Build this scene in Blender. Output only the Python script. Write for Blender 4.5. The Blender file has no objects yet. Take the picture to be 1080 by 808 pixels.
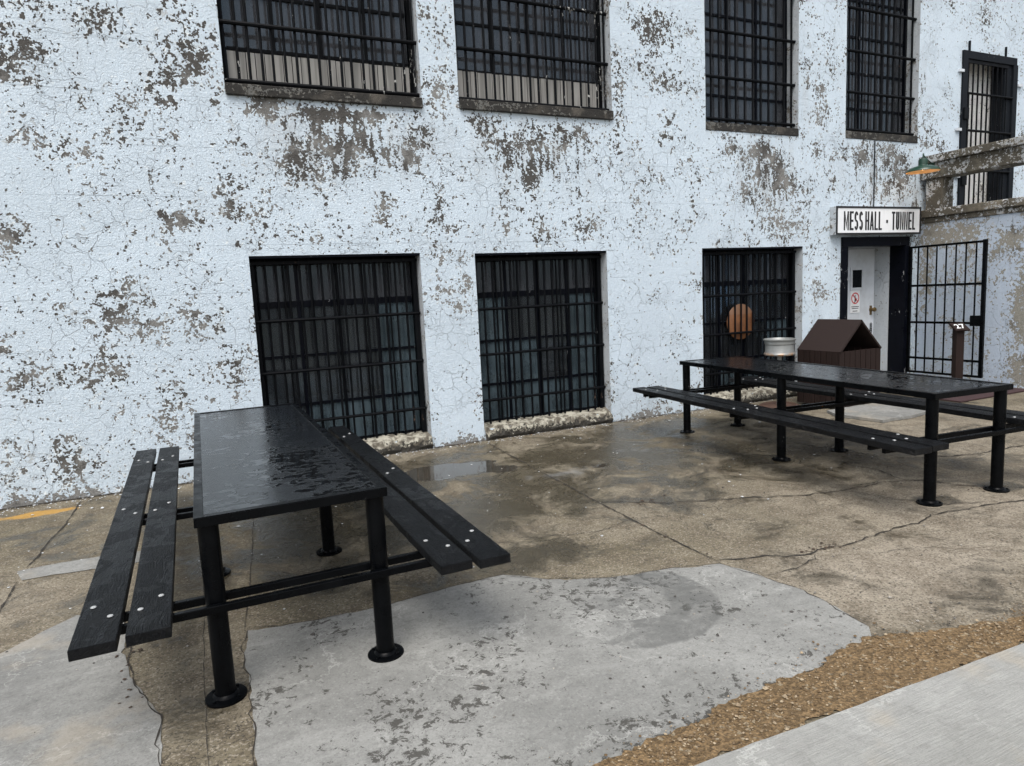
import bpy, bmesh, math, random
import numpy as np
from mathutils import Vector, Matrix
random.seed(7); rng = np.random.default_rng(7)
S = bpy.context.scene
C = S.collection

# ------------------------------------------------------------------ helpers
class NT:
    def __init__(s, name):
        s.m = bpy.data.materials.new(name); s.m.use_nodes = True
        s.t = s.m.node_tree; s.b = s.t.nodes['Principled BSDF']; s.out = s.t.nodes['Material Output']
        s.tc = s.t.nodes.new('ShaderNodeTexCoord'); s.co = s.tc.outputs['Object']
    def L(s, a, b): s.t.links.new(a, b)
    def put(s, sock, v):
        if isinstance(v, bpy.types.NodeSocket): s.L(v, sock)
        elif isinstance(v, (tuple, list)) and sock.type == 'RGBA': sock.default_value = (*v[:3], 1)
        else: sock.default_value = v
    def noise(s, scale, detail=4, rough=.5, dist=0, co=None, col=False):
        n = s.t.nodes.new('ShaderNodeTexNoise'); n.inputs['Scale'].default_value = scale
        n.inputs['Detail'].default_value = detail; n.inputs['Roughness'].default_value = rough
        n.inputs['Distortion'].default_value = dist; s.L(co or s.co, n.inputs['Vector'])
        return n.outputs['Color' if col else 'Fac']
    def vor(s, scale, feature='F1', out='Distance', co=None, rnd=1):
        n = s.t.nodes.new('ShaderNodeTexVoronoi'); n.feature = feature
        n.inputs['Scale'].default_value = scale; n.inputs['Randomness'].default_value = rnd
        s.L(co or s.co, n.inputs['Vector']); return n.outputs[out]
    def map(s, sc=(1, 1, 1), loc=(0, 0, 0), rot=(0, 0, 0), co=None):
        n = s.t.nodes.new('ShaderNodeMapping'); s.L(co or s.co, n.inputs['Vector'])
        n.inputs['Scale'].default_value = sc; n.inputs['Location'].default_value = loc; n.inputs['Rotation'].default_value = rot
        return n.outputs['Vector']
    def math(s, op, a, b=0., c=None, clamp=False):
        n = s.t.nodes.new('ShaderNodeMath'); n.operation = op; n.use_clamp = clamp
        s.put(n.inputs[0], a); s.put(n.inputs[1], b)
        if c is not None: s.put(n.inputs[2], c)
        return n.outputs[0]
    def step(s, v, lo, hi, a=0., b=1.):
        n = s.t.nodes.new('ShaderNodeMapRange'); n.interpolation_type = 'SMOOTHSTEP'
        s.put(n.inputs[0], v); n.inputs[1].default_value = lo; n.inputs[2].default_value = hi
        n.inputs[3].default_value = a; n.inputs[4].default_value = b; return n.outputs[0]
    def mix(s, f, a, b):
        n = s.t.nodes.new('ShaderNodeMix'); n.data_type = 'RGBA'
        s.put(n.inputs[0], f); s.put(n.inputs[6], a); s.put(n.inputs[7], b); return n.outputs[2]
    def attr(s, name):
        n = s.t.nodes.new('ShaderNodeVertexColor'); n.layer_name = name
        q = s.t.nodes.new('ShaderNodeSeparateColor'); s.L(n.outputs['Color'], q.inputs[0])
        return q.outputs[0], q.outputs[1], q.outputs[2]
    def sep(s, v=None):
        q = s.t.nodes.new('ShaderNodeSeparateXYZ'); s.L(v or s.co, q.inputs[0]); return q.outputs
    def vadd(s, a, b, k=1.):
        n = s.t.nodes.new('ShaderNodeVectorMath'); n.operation = 'SUBTRACT'; s.put(n.inputs[0], b); n.inputs[1].default_value = (.5, .5, .5)
        m = s.t.nodes.new('ShaderNodeVectorMath'); m.operation = 'SCALE'; s.L(n.outputs[0], m.inputs[0]); m.inputs['Scale'].default_value = k
        o = s.t.nodes.new('ShaderNodeVectorMath'); o.operation = 'ADD'; s.L(a, o.inputs[0]); s.L(m.outputs[0], o.inputs[1]); return o.outputs[0]
    def bump(s, h, strength=.5, dist=.01, normal=None):
        n = s.t.nodes.new('ShaderNodeBump'); n.inputs['Strength'].default_value = strength; n.inputs['Distance'].default_value = dist
        s.put(n.inputs['Height'], h)
        if normal: s.L(normal, n.inputs['Normal'])
        return n.outputs[0]
    def fin(s, col, rough, normal=None, metal=0., spec=None):
        s.put(s.b.inputs['Base Color'], col); s.put(s.b.inputs['Roughness'], rough); s.put(s.b.inputs['Metallic'], metal)
        if normal: s.L(normal, s.b.inputs['Normal'])
        if spec is not None: s.put(s.b.inputs['Specular IOR Level'], spec)
        return s.m

def link(name, me, mat=None, parent=None, loc=None, rot=None):
    o = bpy.data.objects.new(name, me); C.objects.link(o)
    if me is not None and mat is not None:
        for m in (mat if isinstance(mat, (list, tuple)) else [mat]): me.materials.append(m)
    if parent: o.parent = parent
    if loc is not None: o.location = loc
    if rot is not None: o.rotation_euler = rot
    return o
def tag(o, label=None, cat=None, group=None, kind=None):
    if label: o['label'] = label
    if cat: o['category'] = cat
    if group: o['group'] = group
    if kind: o['kind'] = kind
    return o
def empty(name, loc=(0, 0, 0), rz=0): return link(name, None, loc=loc, rot=(0, 0, rz))

class MB:
    def __init__(s): s.v = []; s.f = []; s.mi = []
    def add(s, v, f, mi=0):
        n = len(s.v); s.v += [tuple(p) for p in v]; s.f += [tuple(i+n for i in q) for q in f]; s.mi += [mi]*len(f)
    def box(s, x0, x1, y0, y1, z0, z1, mi=0):
        if x0 > x1: x0, x1 = x1, x0
        if y0 > y1: y0, y1 = y1, y0
        if z0 > z1: z0, z1 = z1, z0
        v = [(x, y, z) for z in (z0, z1) for y in (y0, y1) for x in (x0, x1)]
        s.add(v, [(0, 2, 3, 1), (4, 5, 7, 6), (0, 1, 5, 4), (2, 6, 7, 3), (0, 4, 6, 2), (1, 3, 7, 5)], mi)
    def tube(s, pts, r, n=10, mi=0, caps=True):
        pts = [Vector(p) for p in pts]; base = len(s.v); rs = r if isinstance(r, (list, tuple)) else [r]*len(pts)
        up = None; rings = []
        for i, p in enumerate(pts):
            d = (pts[min(i+1, len(pts)-1)]-pts[max(i-1, 0)]).normalized()
            if up is None: up = d.orthogonal().normalized()
            a = (up-d*up.dot(d)).normalized(); up = a; b = d.cross(a)
            rings.append([p+(a*math.cos(t)+b*math.sin(t))*rs[i] for t in [2*math.pi*k/n for k in range(n)]])
        v = [q for ring in rings for q in ring]; f = []
        for i in range(len(pts)-1):
            for k in range(n): f.append((i*n+k, i*n+(k+1) % n, (i+1)*n+(k+1) % n, (i+1)*n+k))
        if caps: f.append(tuple(reversed(range(n)))); f.append(tuple(range((len(pts)-1)*n, len(pts)*n)))
        s.add(v, f, mi)
    def lathe(s, prof, n=32, c=(0, 0, 0), mi=0):
        v = []; f = []
        for (r, z) in prof:
            for k in range(n): t = 2*math.pi*k/n; v.append((c[0]+r*math.cos(t), c[1]+r*math.sin(t), c[2]+z))
        for i in range(len(prof)-1):
            for k in range(n): f.append((i*n+k, i*n+(k+1) % n, (i+1)*n+(k+1) % n, (i+1)*n+k))
        s.add(v, f, mi)
    def build(s, name, mat, parent=None, bevel=0, smooth=False, loc=None, rot=None):
        me = bpy.data.meshes.new(name); me.from_pydata(s.v, [], s.f); me.update()
        for p, m in zip(me.polygons, s.mi): p.material_index = m; p.use_smooth = smooth
        if smooth:
            me.set_sharp_from_angle(angle=math.radians(35))
        o = link(name, me, mat, parent, loc, rot)
        if bevel:
            b = o.modifiers.new('bevel', 'BEVEL'); b.width = bevel; b.segments = 2; b.limit_method = 'ANGLE'; b.angle_limit = math.radians(40)
        return o
def box(name, mat, parent, *a, bevel=0):
    m = MB(); m.box(*a); return m.build(name, mat, parent, bevel)

# ------------------------------------------------------------------ materials
def peel_material(name, paint, dark, light, use_attr=True, R0=.35, G0=.0, B0=.4, tan=.0):
    m = NT(name)
    if use_attr: R, G, B = m.attr('peel')
    else: R, G, B = R0, G0, B0
    wob = m.vadd(m.co, m.noise(14, 3, col=True), .05)
    cell = m.vor(58, out='Position', co=wob)
    big = m.math('MULTIPLY', m.math('SUBTRACT', m.noise(2.4, 5, .65), .5), .55)
    Rk = m.math('ADD', m.math('MULTIPLY', R, .27), big)
    n1 = m.noise(12, 7, .70, .35, co=cell)
    m1 = m.step(m.math('ADD', n1, Rk), .688, .698)
    n1b = m.noise(12, 7, .70, .35, co=wob)
    edge = m.step(m.math('ADD', n1b, Rk), .625, .70)
    cell2 = m.vor(80, out='Position', co=wob)
    n2 = m.noise(24, 4, .65, 0, co=cell2)
    m2 = m.step(m.math('ADD', n2, m.math('MULTIPLY', Rk, .85)), .690, .70)
    st = m.noise(1, 6, .68, .3, co=m.map((19, 19, 4.6), co=cell2))
    m3 = m.step(m.math('ADD', m.math('ADD', st, m.math('MULTIPLY', big, .5)), m.math('MULTIPLY', G, .235)), .685, .695)
    n4 = m.noise(21, 6, .72, .3, co=m.vadd(cell2, m.co, 0.))
    m4 = m.step(m.math('ADD', n4, m.math('MULTIPLY', Rk, .9)), .672, .682)
    mask = m.math('MAXIMUM', m.math('MAXIMUM', m1, m4), m.math('MAXIMUM', m2, m3))
    # exposed layer
    tone = m.step(m.math('ADD', m.noise(3.5, 5, .6), m.math('MULTIPLY', m.math('SUBTRACT', B, .5), .5)), .40, .60)
    fine = m.noise(60, 4, .7)
    ex = m.mix(tone, dark, light)
    ex = m.mix(m.step(fine, .35, .7, 0, .45), ex, tuple(c*.55 for c in dark))
    # paint: slight blue / white variation, chalky
    pv = m.noise(1.1, 5, .6)
    pc = m.mix(m.step(pv, .35, .65), tuple(c*.93 for c in paint), paint)
    pc = m.mix(m.step(m.noise(16, 5, .7), .45, .75, 0, .30), pc, (min(1, paint[0]*1.13), min(1, paint[1]*1.09), min(1, paint[2]*1.06)))
    pc = m.mix(m.step(m.noise(38, 5, .8), .50, .72, 0, .42), pc, tuple(c*.5 for c in paint))
    pc = m.mix(m.step(m.noise(50, 5, .8, co=m.map(loc=(7, 3, 5))), .52, .70, 0, .6), pc, (min(1, paint[0]*1.38), min(1, paint[1]*1.26), min(1, paint[2]*1.16)))
    # faint older coat showing through
    pc = m.mix(m.math('MULTIPLY', edge, m.step(m.noise(28, 4, .7), .40, .60, 0, .85)), pc, (min(1, paint[0]*1.32), min(1, paint[1]*1.2), min(1, paint[2]*1.08)))
    old = m.step(m.math('ADD', m.noise(9, 6, .7, .3), m.math('MULTIPLY', R, .14)), .66, .70)
    pc = m.mix(m.math('MULTIPLY', old, .5), pc, (light[0]*1.35, light[1]*1.35, light[2]*1.32))
    # hairline cracks
    cco = m.vadd(m.co, m.noise(5, 4, col=True), .22)
    dE = m.vor(5.2, 'DISTANCE_TO_EDGE', 'Distance', co=cco)
    hair = m.math('MULTIPLY', m.step(dE, .004, .016, 1, 0), m.step(m.noise(1.9, 3), .44, .58))
    dE2 = m.vor(15, 'DISTANCE_TO_EDGE', 'Distance', co=cco)
    hair2 = m.math('MULTIPLY', m.step(dE2, .01, .035, 1, 0), m.step(m.noise(2.7, 4), .53, .64))
    z = m.sep()[2]
    fr = m.math('FRACT', m.math('MULTIPLY', m.math('ADD', z, m.math('MULTIPLY', m.noise(7, 3), .008)), 1/.42))
    ln = m.math('MULTIPLY', m.step(fr, .0, .018, 1, 0), m.step(m.noise(1.3, 4), .40, .55))
    hair = m.math('MAXIMUM', m.math('MAXIMUM', hair, m.math('MULTIPLY', hair2, .75)), m.math('MULTIPLY', ln, .38))
    pc = m.mix(m.math('MULTIPLY', hair, .36), pc, (.18, .19, .2))
    # rust-brown dirt following streak density
    dirt = m.math('MULTIPLY', m.step(m.noise(1, 5, .6, co=m.map((6, 6, 1.2))), .42, .68), m.math('MULTIPLY', G, .45))
    pc = m.mix(dirt, pc, (.33, .30, .26))
    col = m.mix(mask, pc, ex)
    h = m.math('SUBTRACT', m.math('MULTIPLY', m.noise(62, 4, .75), .75), mask)
    h = m.math('SUBTRACT', h, m.math('MULTIPLY', hair, .35))
    h = m.math('ADD', h, m.math('MULTIPLY', m.noise(20, 4, .6), .35))
    return m.fin(col, m.math('ADD', .62, m.math('MULTIPLY', mask, .25)), m.bump(h, 1., .016), spec=.3)

PAINT = (.62, .72, .80)
M = {}
M['wall'] = peel_material('peeling_white_paint', PAINT, (.088, .083, .076), (.27, .265, .25))
M['terrace'] = peel_material('peeling_blue_paint', (.48, .56, .66), (.14, .13, .11), (.34, .325, .28))
M['white2'] = peel_material('recess_paint', (.78, .78, .76), (.2, .19, .17), (.45, .43, .38), False, R0=.15)
M['coping'] = peel_material('weathered_coping', (.45, .47, .48), (.10, .09, .07), (.22, .195, .15), False, R0=.70, B0=.35)
M['jamb'] = peel_material('jamb_paint', (.50, .54, .57), (.16, .15, .13), (.36, .34, .31), False, R0=.22)
M['sill'] = peel_material('worn_sill', (.13, .13, .12), (.035, .033, .030), (.12, .108, .09), False, R0=.75, B0=.3)

def black_paint(name, rough=.38, base=(.012, .0125, .014), chip=.0, chipcol=(.55, .55, .52), wet=False, sc=1., vs=(1, 1, 1), spec=.09):
    m = NT(name); n = m.noise(9*sc, 5, .6); f = m.noise(120*sc, 3, .6)
    col = m.mix(m.step(n, .4, .7, 0, .6), base, tuple(c*1.7+.0003 for c in base))
    if chip:
        k = m.step(m.math('ADD', m.noise(30*sc, 5, .72, .4, co=m.map(vs)), m.math('MULTIPLY', m.math('SUBTRACT', m.noise(2.5, 2), .5), .5)), .76-chip*.12, .775-chip*.12)
        col = m.mix(k, col, chipcol)
    h = m.math('ADD', m.math('MULTIPLY', f, .5), n)
    return m.fin(col, m.step(n, .3, .7, rough-.08, rough+.14), m.bump(h, .35, .0025), spec=spec)
M['bar'] = black_paint('bar_paint', .42, (.0025, .003, .004), .3, (.12, .08, .06))
M['barold'] = black_paint('old_bar_paint', .45, (.003, .0035, .0045), .75, (.42, .42, .40), vs=(1, 1, .5))
M['steel'] = black_paint('gloss_black_steel', .27, (.0014, .0017, .0022), .15, (.2, .2, .2), spec=.09)
M['frame'] = black_paint('door_frame_paint', .35, (.002, .0026, .005), .62, (.42, .43, .44), vs=(1, 1, .3))
M['greyframe'] = black_paint('grey_steel_paint', .55, (.009, .011, .014), .4, (.3, .3, .3))

def tabletop_mat():
    m = NT('wet_black_tabletop')
    big = m.noise(1.6, 3, .5); n = m.noise(1, 5, .62, .6, co=m.map((17, 12, 10)))
    wet = m.step(m.math('ADD', n, m.math('MULTIPLY', m.math('SUBTRACT', big, .5), .8)), .495, .57)   # beads and films of rain water
    dust = m.noise(25, 5, .7)
    col = m.mix(m.step(dust, .4, .75, 0, .55), (.003, .0036, .0048), (.009, .0105, .0135))
    col = m.mix(wet, col, (.005, .0055, .006))
    sp = m.step(m.noise(70, 2, .5), .76, .78); col = m.mix(sp, col, (.10, .10, .10))
    r = m.step(wet, 0, 1, .24, .03)
    r = m.math('ADD', r, m.math('MULTIPLY', m.math('SUBTRACT', dust, .5), .10))
    h = m.math('ADD', m.math('MULTIPLY', wet, .8), m.math('MULTIPLY', m.noise(3.5, 4, .6), 1.6))
    h = m.math('ADD', h, m.math('MULTIPLY', m.noise(160, 2), .12))
    return m.fin(col, r, m.bump(h, .55, .0022), spec=.5)
M['top'] = tabletop_mat()

def plank_mat(axis='x'):
    m = NT('black_painted_wood')
    gco = m.map((1.3, 16, 16)); warp = m.vadd(gco, m.noise(2.2, 3, col=True), 2.2)
    g = m.noise(1.6, 6, .62, .9, co=warp)
    ridg = m.math('FRACT', m.math('MULTIPLY', g, 9.)); ridg = m.step(m.math('ABSOLUTE', m.math('SUBTRACT', ridg, .5)), .0, .5)
    wet = m.step(m.math('ADD', m.noise(5, 4, .6, .5), m.math('MULTIPLY', m.math('SUBTRACT', m.noise(1.3, 2), .5), .5)), .52, .55)
    col = m.mix(ridg, (.0008, .001, .0014), (.0045, .0052, .007))
    col = m.mix(m.step(m.noise(30, 5, .8), .60, .72, 0, .5), col, (.022, .024, .028))
    col = m.mix(m.math('MULTIPLY', wet, .4), col, (.003, .003, .0035))
    sp = m.step(m.noise(75, 3, .6), .735, .75); col = m.mix(m.math('MULTIPLY', sp, .8), col, (.28, .28, .27))
    r = m.math('SUBTRACT', .46, m.math('MULTIPLY', wet, .14))
    return m.fin(col, r, m.bump(m.math('ADD', ridg, m.math('MULTIPLY', m.noise(90, 3), .5)), 1., .0055), spec=.22)
M['plank'] = plank_mat()
m = NT('bolt_cap'); M['bolt'] = m.fin(m.mix(m.noise(60, 3), (.30, .31, .31), (.52, .53, .52)), .4, metal=.2)

def old_concrete():
    m = NT('old_brown_concrete'); R, G, B = m.attr('ground')
    Y, Lt, _ = m.attr('tint')
    a = m.noise(.9, 5, .6, .3); b = m.noise(4.5, 6, .68, .4); f = m.noise(55, 5, .75); g = m.noise(210, 3, .7)
    col = m.mix(m.step(a, .35, .65), (.14, .118, .072), (.22, .19, .135))
    col = m.mix(m.step(b, .38, .68, 0, .75), col, (.10, .078, .050))
    col = m.mix(m.math('MULTIPLY', Lt, .8), col, m.mix(m.step(b, .35, .65), (.36, .315, .25), (.22, .185, .14)))
    col = m.mix(m.step(f, .47, .72, 0, .75), col, (.075, .062, .045))
    col = m.mix(m.step(m.noise(38, 4, .8), .57, .70, 0, .38), col, (.42, .375, .31))
    agg = m.vor(130, 'F1', 'Color'); ag = m.sep(agg)[0]
    col = m.mix(m.step(ag, .84, .9, 0, .35), col, (.46, .41, .34)); col = m.mix(m.step(ag, .18, .12, 0, .65), col, (.05, .042, .03))
    col = m.mix(m.step(m.noise(11, 7, .8, .5), .50, .70, 0, .6), col, (.085, .068, .043))
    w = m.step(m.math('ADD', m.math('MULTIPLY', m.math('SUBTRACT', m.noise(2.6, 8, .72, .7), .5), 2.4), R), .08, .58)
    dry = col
    wet_shade_col = m.mix(.74, col, (.026, .021, .011))
    col = m.mix(w, dry, wet_shade_col)
    gs = m.step(m.math('ADD', m.math('MULTIPLY', m.math('SUBTRACT', m.noise(3.1, 5, .6), .5), 1.1), G), .38, .6)
    col = m.mix(m.math('MULTIPLY', gs, .65), col, (.20, .20, .195))
    yy = m.step(m.math('ADD', m.math('MULTIPLY', m.math('SUBTRACT', m.noise(7, 5, .65), .5), 1.1), Y), .4, .7)
    col = m.mix(m.math('MULTIPLY', yy, .85), col, (.42, .235, .045))
    pud = m.step(m.math('ADD', m.math('MULTIPLY', m.math('SUBTRACT', m.noise(5, 4, .6), .5), .6), B), .45, .55)
    col = m.mix(m.math('MULTIPLY', pud, .8), col, (.045, .04, .034))
    r = m.step(w, 0, 1, .85, .27); r = m.math('MULTIPLY', r, m.step(pud, 0, 1, 1, .08))
    h = m.math('ADD', m.math('MULTIPLY', f, .8), m.math('MULTIPLY', g, .5)); h = m.math('ADD', h, m.math('MULTIPLY', m.noise(8, 5, .7), 1.6))
    # fine cracks
    dE = m.vor(1.7, 'DISTANCE_TO_EDGE', 'Distance', co=m.vadd(m.co, m.noise(3.2, 5, .6, col=True), .75))
    ck = m.math('MULTIPLY', m.step(dE, .0015, .007, 1, 0), m.step(m.noise(.8, 3), .52, .60))
    col = m.mix(m.math('MULTIPLY', ck, .7), col, (.035, .03, .024))
    h = m.math('MULTIPLY', m.math('SUBTRACT', h, ck), m.math('SUBTRACT', 1., m.math('MULTIPLY', pud, .97)))
    return m.fin(col, r, m.bump(h, .75, .0055), spec=.45)
M['ground'] = old_concrete()

def new_concrete(name, c0, c1, specks=True, arc=None, broom=False, tan=0.):
    m = NT(name); a = m.noise(1.3, 5, .62, .4); f = m.noise(45, 5, .7); g = m.noise(240, 3, .7)
    tr = m.noise(1, 8, .74, .7, co=m.map((3, 9, 3), rot=(0, 0, .5)))
    lt = m.vor(2.6, 'DISTANCE_TO_EDGE', 'Distance', co=m.vadd(m.co, m.noise(4, 6, .7, col=True), .5))
    col = m.mix(m.step(a, .32, .68), c0, c1)
    col = m.mix(m.step(m.noise(14, 8, .8, .6), .46, .70, 0, .62), col, tuple(c*.66 for c in c0))
    col = m.mix(m.step(m.noise(150, 4, .8), .48, .68, 0, .5), col, tuple(c*.5 for c in c0))
    col = m.mix(m.step(tr, .50, .68, 0, .35), col, tuple(min(1, c*1.22) for c in c1))
    col = m.mix(m.step(tr, .46, .30, 0, .30), col, tuple(c*.72 for c in c0))
    col = m.mix(m.step(f, .5, .8, 0, .4), col, tuple(c*.62 for c in c0))
    col = m.mix(m.math('MULTIPLY', m.step(lt, 0, .03, .5, 0), m.step(m.noise(2.1, 3), .45, .6)), col, tuple(min(1, c*1.5) for c in c1))
    vg = m.sep(m.vor(120, 'F1', 'Color'))
    col = m.mix(m.step(vg[0], .86, .92, 0, .20 if not broom else .0), col, tuple(c*.42 for c in c0)); col = m.mix(m.step(vg[1], .90, .95, 0, .16 if not broom else .0), col, tuple(min(1, c*1.55) for c in c1))
    if tan: col = m.mix(m.step(m.noise(2.2, 4, .6), .52, .66, 0, tan), col, (.42, .35, .25))
    if specks:
        zone = m.step(m.noise(1.7, 4, .6), .36, .66)
        s1 = m.noise(19, 6, .78, .5)
        k = m.step(m.math('ADD', s1, m.math('MULTIPLY', zone, .135)), .645, .660)
        s2 = m.step(m.noise(75, 3, .7), .70, .72)
        k = m.math('MAXIMUM', k, m.math('MULTIPLY', s2, m.step(zone, .1, .9)))
        col = m.mix(m.math('MULTIPLY', k, .86), col, (.045, .042, .036))
    rough = .82
    if arc:
        cx, cy, rad, wd = arc
        X, Y, Z = m.sep(m.vadd(m.co, m.noise(6, 3, col=True), .10))
        dx = m.math('SUBTRACT', X, cx); dy = m.math('SUBTRACT', Y, cy)
        d = m.math('SQRT', m.math('ADD', m.math('MULTIPLY', dx, dx), m.math('MULTIPLY', dy, dy)))
        ring = m.step(m.math('ABSOLUTE', m.math('SUBTRACT', d, rad)), wd*.82, wd, 1, 0)
        side = m.step(m.math('SUBTRACT', m.math('MULTIPLY', dx, .75), m.math('MULTIPLY', dy, .66)), -.16, .02)
        blob = m.math('MULTIPLY', m.step(d, rad*1.25, rad*.5), m.step(m.noise(5.5, 4, .6, .4), .50, .53))
        k = m.math('MAXIMUM', m.math('MULTIPLY', ring, side), m.math('MULTIPLY', blob, .7))
        k = m.math('MULTIPLY', k, m.step(m.noise(7, 6, .75, .5), .36, .56, .25, 1.)); col = m.mix(m.math('MULTIPLY', k, .66), col, tuple(c*.48 for c in c0)); rough = m.step(k, 0, 1, .82, .5)
    h = m.math('ADD', m.math('MULTIPLY', f, .5), m.math('MULTIPLY', g, .45))
    if broom:
        br = m.noise(1, 3, .6, co=m.map((7, 230, 10), rot=(0, 0, -.25)))
        h = m.math('ADD', m.math('MULTIPLY', br, 1.5), h); col = m.mix(m.step(br, .4, .65, .28, 0), col, tuple(c*.6 for c in c0))
    h = m.math('ADD', h, m.math('MULTIPLY', tr, 1.3))
    return m.fin(col, rough, m.bump(h, .6, .0035), spec=.35)
M['patch'] = new_concrete('grey_patch_concrete', (.20, .20, .187), (.285, .285, .268), True, (1.80, -3.98, .30, .13))
M['patch2'] = new_concrete('grey_patch_concrete_plain', (.18, .18, .17), (.265, .265, .25), False, tan=.25)
M['walk'] = new_concrete('broomed_concrete', (.29, .29, .27), (.36, .36, .34), False, broom=True, tan=.35)
m = NT('brown_grit'); f = m.noise(90, 5, .8); c = m.vor(75, 'F1', 'Color'); q = m.sep(c)
col = m.mix(q[0], (.125, .080, .035), (.28, .185, .09)); col = m.mix(m.step(q[1], .94, .96), col, (.36, .29, .19)); col = m.mix(m.step(f, .45, .66, 0, .8), col, (.045, .028, .013))
M['grit'] = m.fin(col, .9, m.bump(m.math('ADD', m.vor(75), m.math('MULTIPLY', f, .6)), 1, .010))
def pebble(name, c0, c1, pw=1.):
    m = NT(name); n = m.t.nodes.new('ShaderNodeNewGeometry')
    col = m.mix(m.math('POWER', n.outputs['Random Per Island'], pw), c0, c1); return m.fin(m.mix(m.step(m.noise(200, 3), .4, .7, 0, .4), col, tuple(c*.5 for c in c0)), .8)
M['peb'] = pebble('gravel_stones', (.12, .075, .034), (.46, .37, .25), 3.); M['peb2'] = pebble('grey_stones', (.06, .055, .05), (.45, .42, .37), 2.5)
M['chip'] = pebble('paint_chips', (.45, .47, .48), (.80, .82, .83))
m = NT('crack_dark'); M['crack'] = m.fin(m.mix(m.noise(40, 4), (.012, .010, .008), (.05, .042, .033)), .95)
m = NT('rubble_sill'); n = m.noise(24, 6, .7, .4); zz = m.sep()[2]; col = m.mix(m.step(m.math('ADD', n, m.math('MULTIPLY', zz, 2.4)), .38, .43), (.035, .032, .026), m.mix(m.step(m.noise(15, 4), .4, .6), (.40, .38, .31), (.12, .105, .08)))
M['rubble'] = m.fin(col, .85, m.bump(n, 1, .02))

def glass(name, dirt=.25, dcol=(.20, .22, .24), tint=.75):
    m = NT(name); t = m.t
    tr = t.nodes.new('ShaderNodeBsdfTransparent'); tr.inputs[0].default_value = (tint, tint, tint*1.02, 1)
    gl = t.nodes.new('ShaderNodeBsdfGlossy'); gl.inputs['Roughness'].default_value = .06; gl.inputs['Color'].default_value = (.55, .72, .85, 1)
    m.L(m.bump(m.noise(3, 2), .05, .02), gl.inputs['Normal'])
    df = t.nodes.new('ShaderNodeBsdfDiffuse'); m.put(df.inputs[0], dcol)
    fr = t.nodes.new('ShaderNodeFresnel'); fr.inputs[0].default_value = 1.5
    a = t.nodes.new('ShaderNodeMixShader'); m.L(m.step(m.noise(1, 5, .6, co=m.map((5, 5, 1.6))), .3, .75, dirt*.45, min(1, dirt*1.5)), a.inputs[0]); m.L(tr.outputs[0], a.inputs[1]); m.L(df.outputs[0], a.inputs[2])
    b = t.nodes.new('ShaderNodeMixShader'); m.L(fr.outputs[0], b.inputs[0]); m.L(a.outputs[0], b.inputs[1]); m.L(gl.outputs[0], b.inputs[2])
    m.L(b.outputs[0], m.out.inputs['Surface']); return m.m
M['glass'] = glass('dark_glass', .10); M['dusty'] = glass('dusty_glass', .85, (.062, .065, .072), .6)
M['frost'] = glass('frosted_glass', .75, (.075, .105, .122), .5)
m = NT('interior'); M['int'] = m.fin(m.mix(m.noise(1.5), (.016, .018, .021), (.03, .033, .037)), .9)
m = NT('blind'); M['blind'] = m.fin(m.mix(m.step(m.noise(1, 3, co=m.map((22, 1, 1))), .35, .65), (.22, .215, .20), (.37, .36, .335)), .8)
m = NT('blind_dim'); M['blinddim'] = m.fin(m.mix(m.noise(9), (.045, .05, .055), (.08, .085, .09)), .8)

# ------------------------------------------------------------------ camera (world: wall face is y=0)
f_, yaw, pitch, roll, D_, h_ = 712.96, .4249, .1284, .0489, 6.6393, 1.5308
w = Vector((math.sin(yaw)*math.cos(pitch), math.cos(yaw)*math.cos(pitch), -math.sin(pitch)))
r = Vector((math.cos(yaw), -math.sin(yaw), 0)); d = w.cross(r)
r2 = r*math.cos(roll)+d*math.sin(roll); d2 = -r*math.sin(roll)+d*math.cos(roll)
cd = bpy.data.cameras.new('camera'); co = bpy.data.objects.new('camera', cd); C.objects.link(co)
cd.sensor_width = 36; cd.lens = f_/1080*36; cd.clip_end = 500; cd.clip_start = .05
co.matrix_world = Matrix(((r2.x, -d2.x, -w.x, 0), (r2.y, -d2.y, -w.y, -D_), (r2.z, -d2.z, -w.z, h_), (0, 0, 0, 1)))
S.camera = co

# ------------------------------------------------------------------ ground
def lines(pairs):
    out = []
    for a, b, st in pairs: out += list(np.arange(a, b-1e-9, st))
    return np.array(out+[pairs[-1][1]])
def grid_sheet(name, xs, ys, zf, mat):
    X, Y = np.meshgrid(xs, ys); Z = zf(X, Y); nx, ny = len(xs), len(ys)
    v = np.stack([X, Y, Z], -1).reshape(-1, 3)
    i = (np.arange(ny-1)[:, None]*nx+np.arange(nx-1)[None]).reshape(-1)
    f = np.stack([i, i+1, i+nx+1, i+nx], -1)
    me = bpy.data.meshes.new(name); me.from_pydata(v.tolist(), [], f.tolist()); me.update()
    return link(name, me, mat), v
def setcol(me, name, arr):
    a = me.color_attributes.new(name, 'FLOAT_COLOR', 'POINT'); d = np.ones((len(arr), 4), np.float32); d[:, :3] = arr; a.data.foreach_set('color', d.reshape(-1))
def blob(P, x, y, sx, sy, a=1., ang=0.):
    dx = P[:, 0]-x; dy = P[:, 1]-y; c, s = math.cos(ang), math.sin(ang); u = (c*dx+s*dy)/sx; v = (-s*dx+c*dy)/sy
    return a*np.exp(-(u*u+v*v))
xs = lines([(-60, -4, 4), (-4, 9.6, .06), (9.6, 60, 4.2)]); ys = lines([(-60, -8, 4), (-8, -.0, .06), (0, 40, 5)])
go, gv = grid_sheet('ground', xs, ys, lambda X, Y: X*0, M['ground']); tag(go, kind='structure')
P = gv[:, :2]
R = .12+np.zeros(len(P)); G = np.zeros(len(P)); B = np.zeros(len(P)); Yl = np.zeros(len(P)); Lt = np.zeros(len(P))
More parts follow.
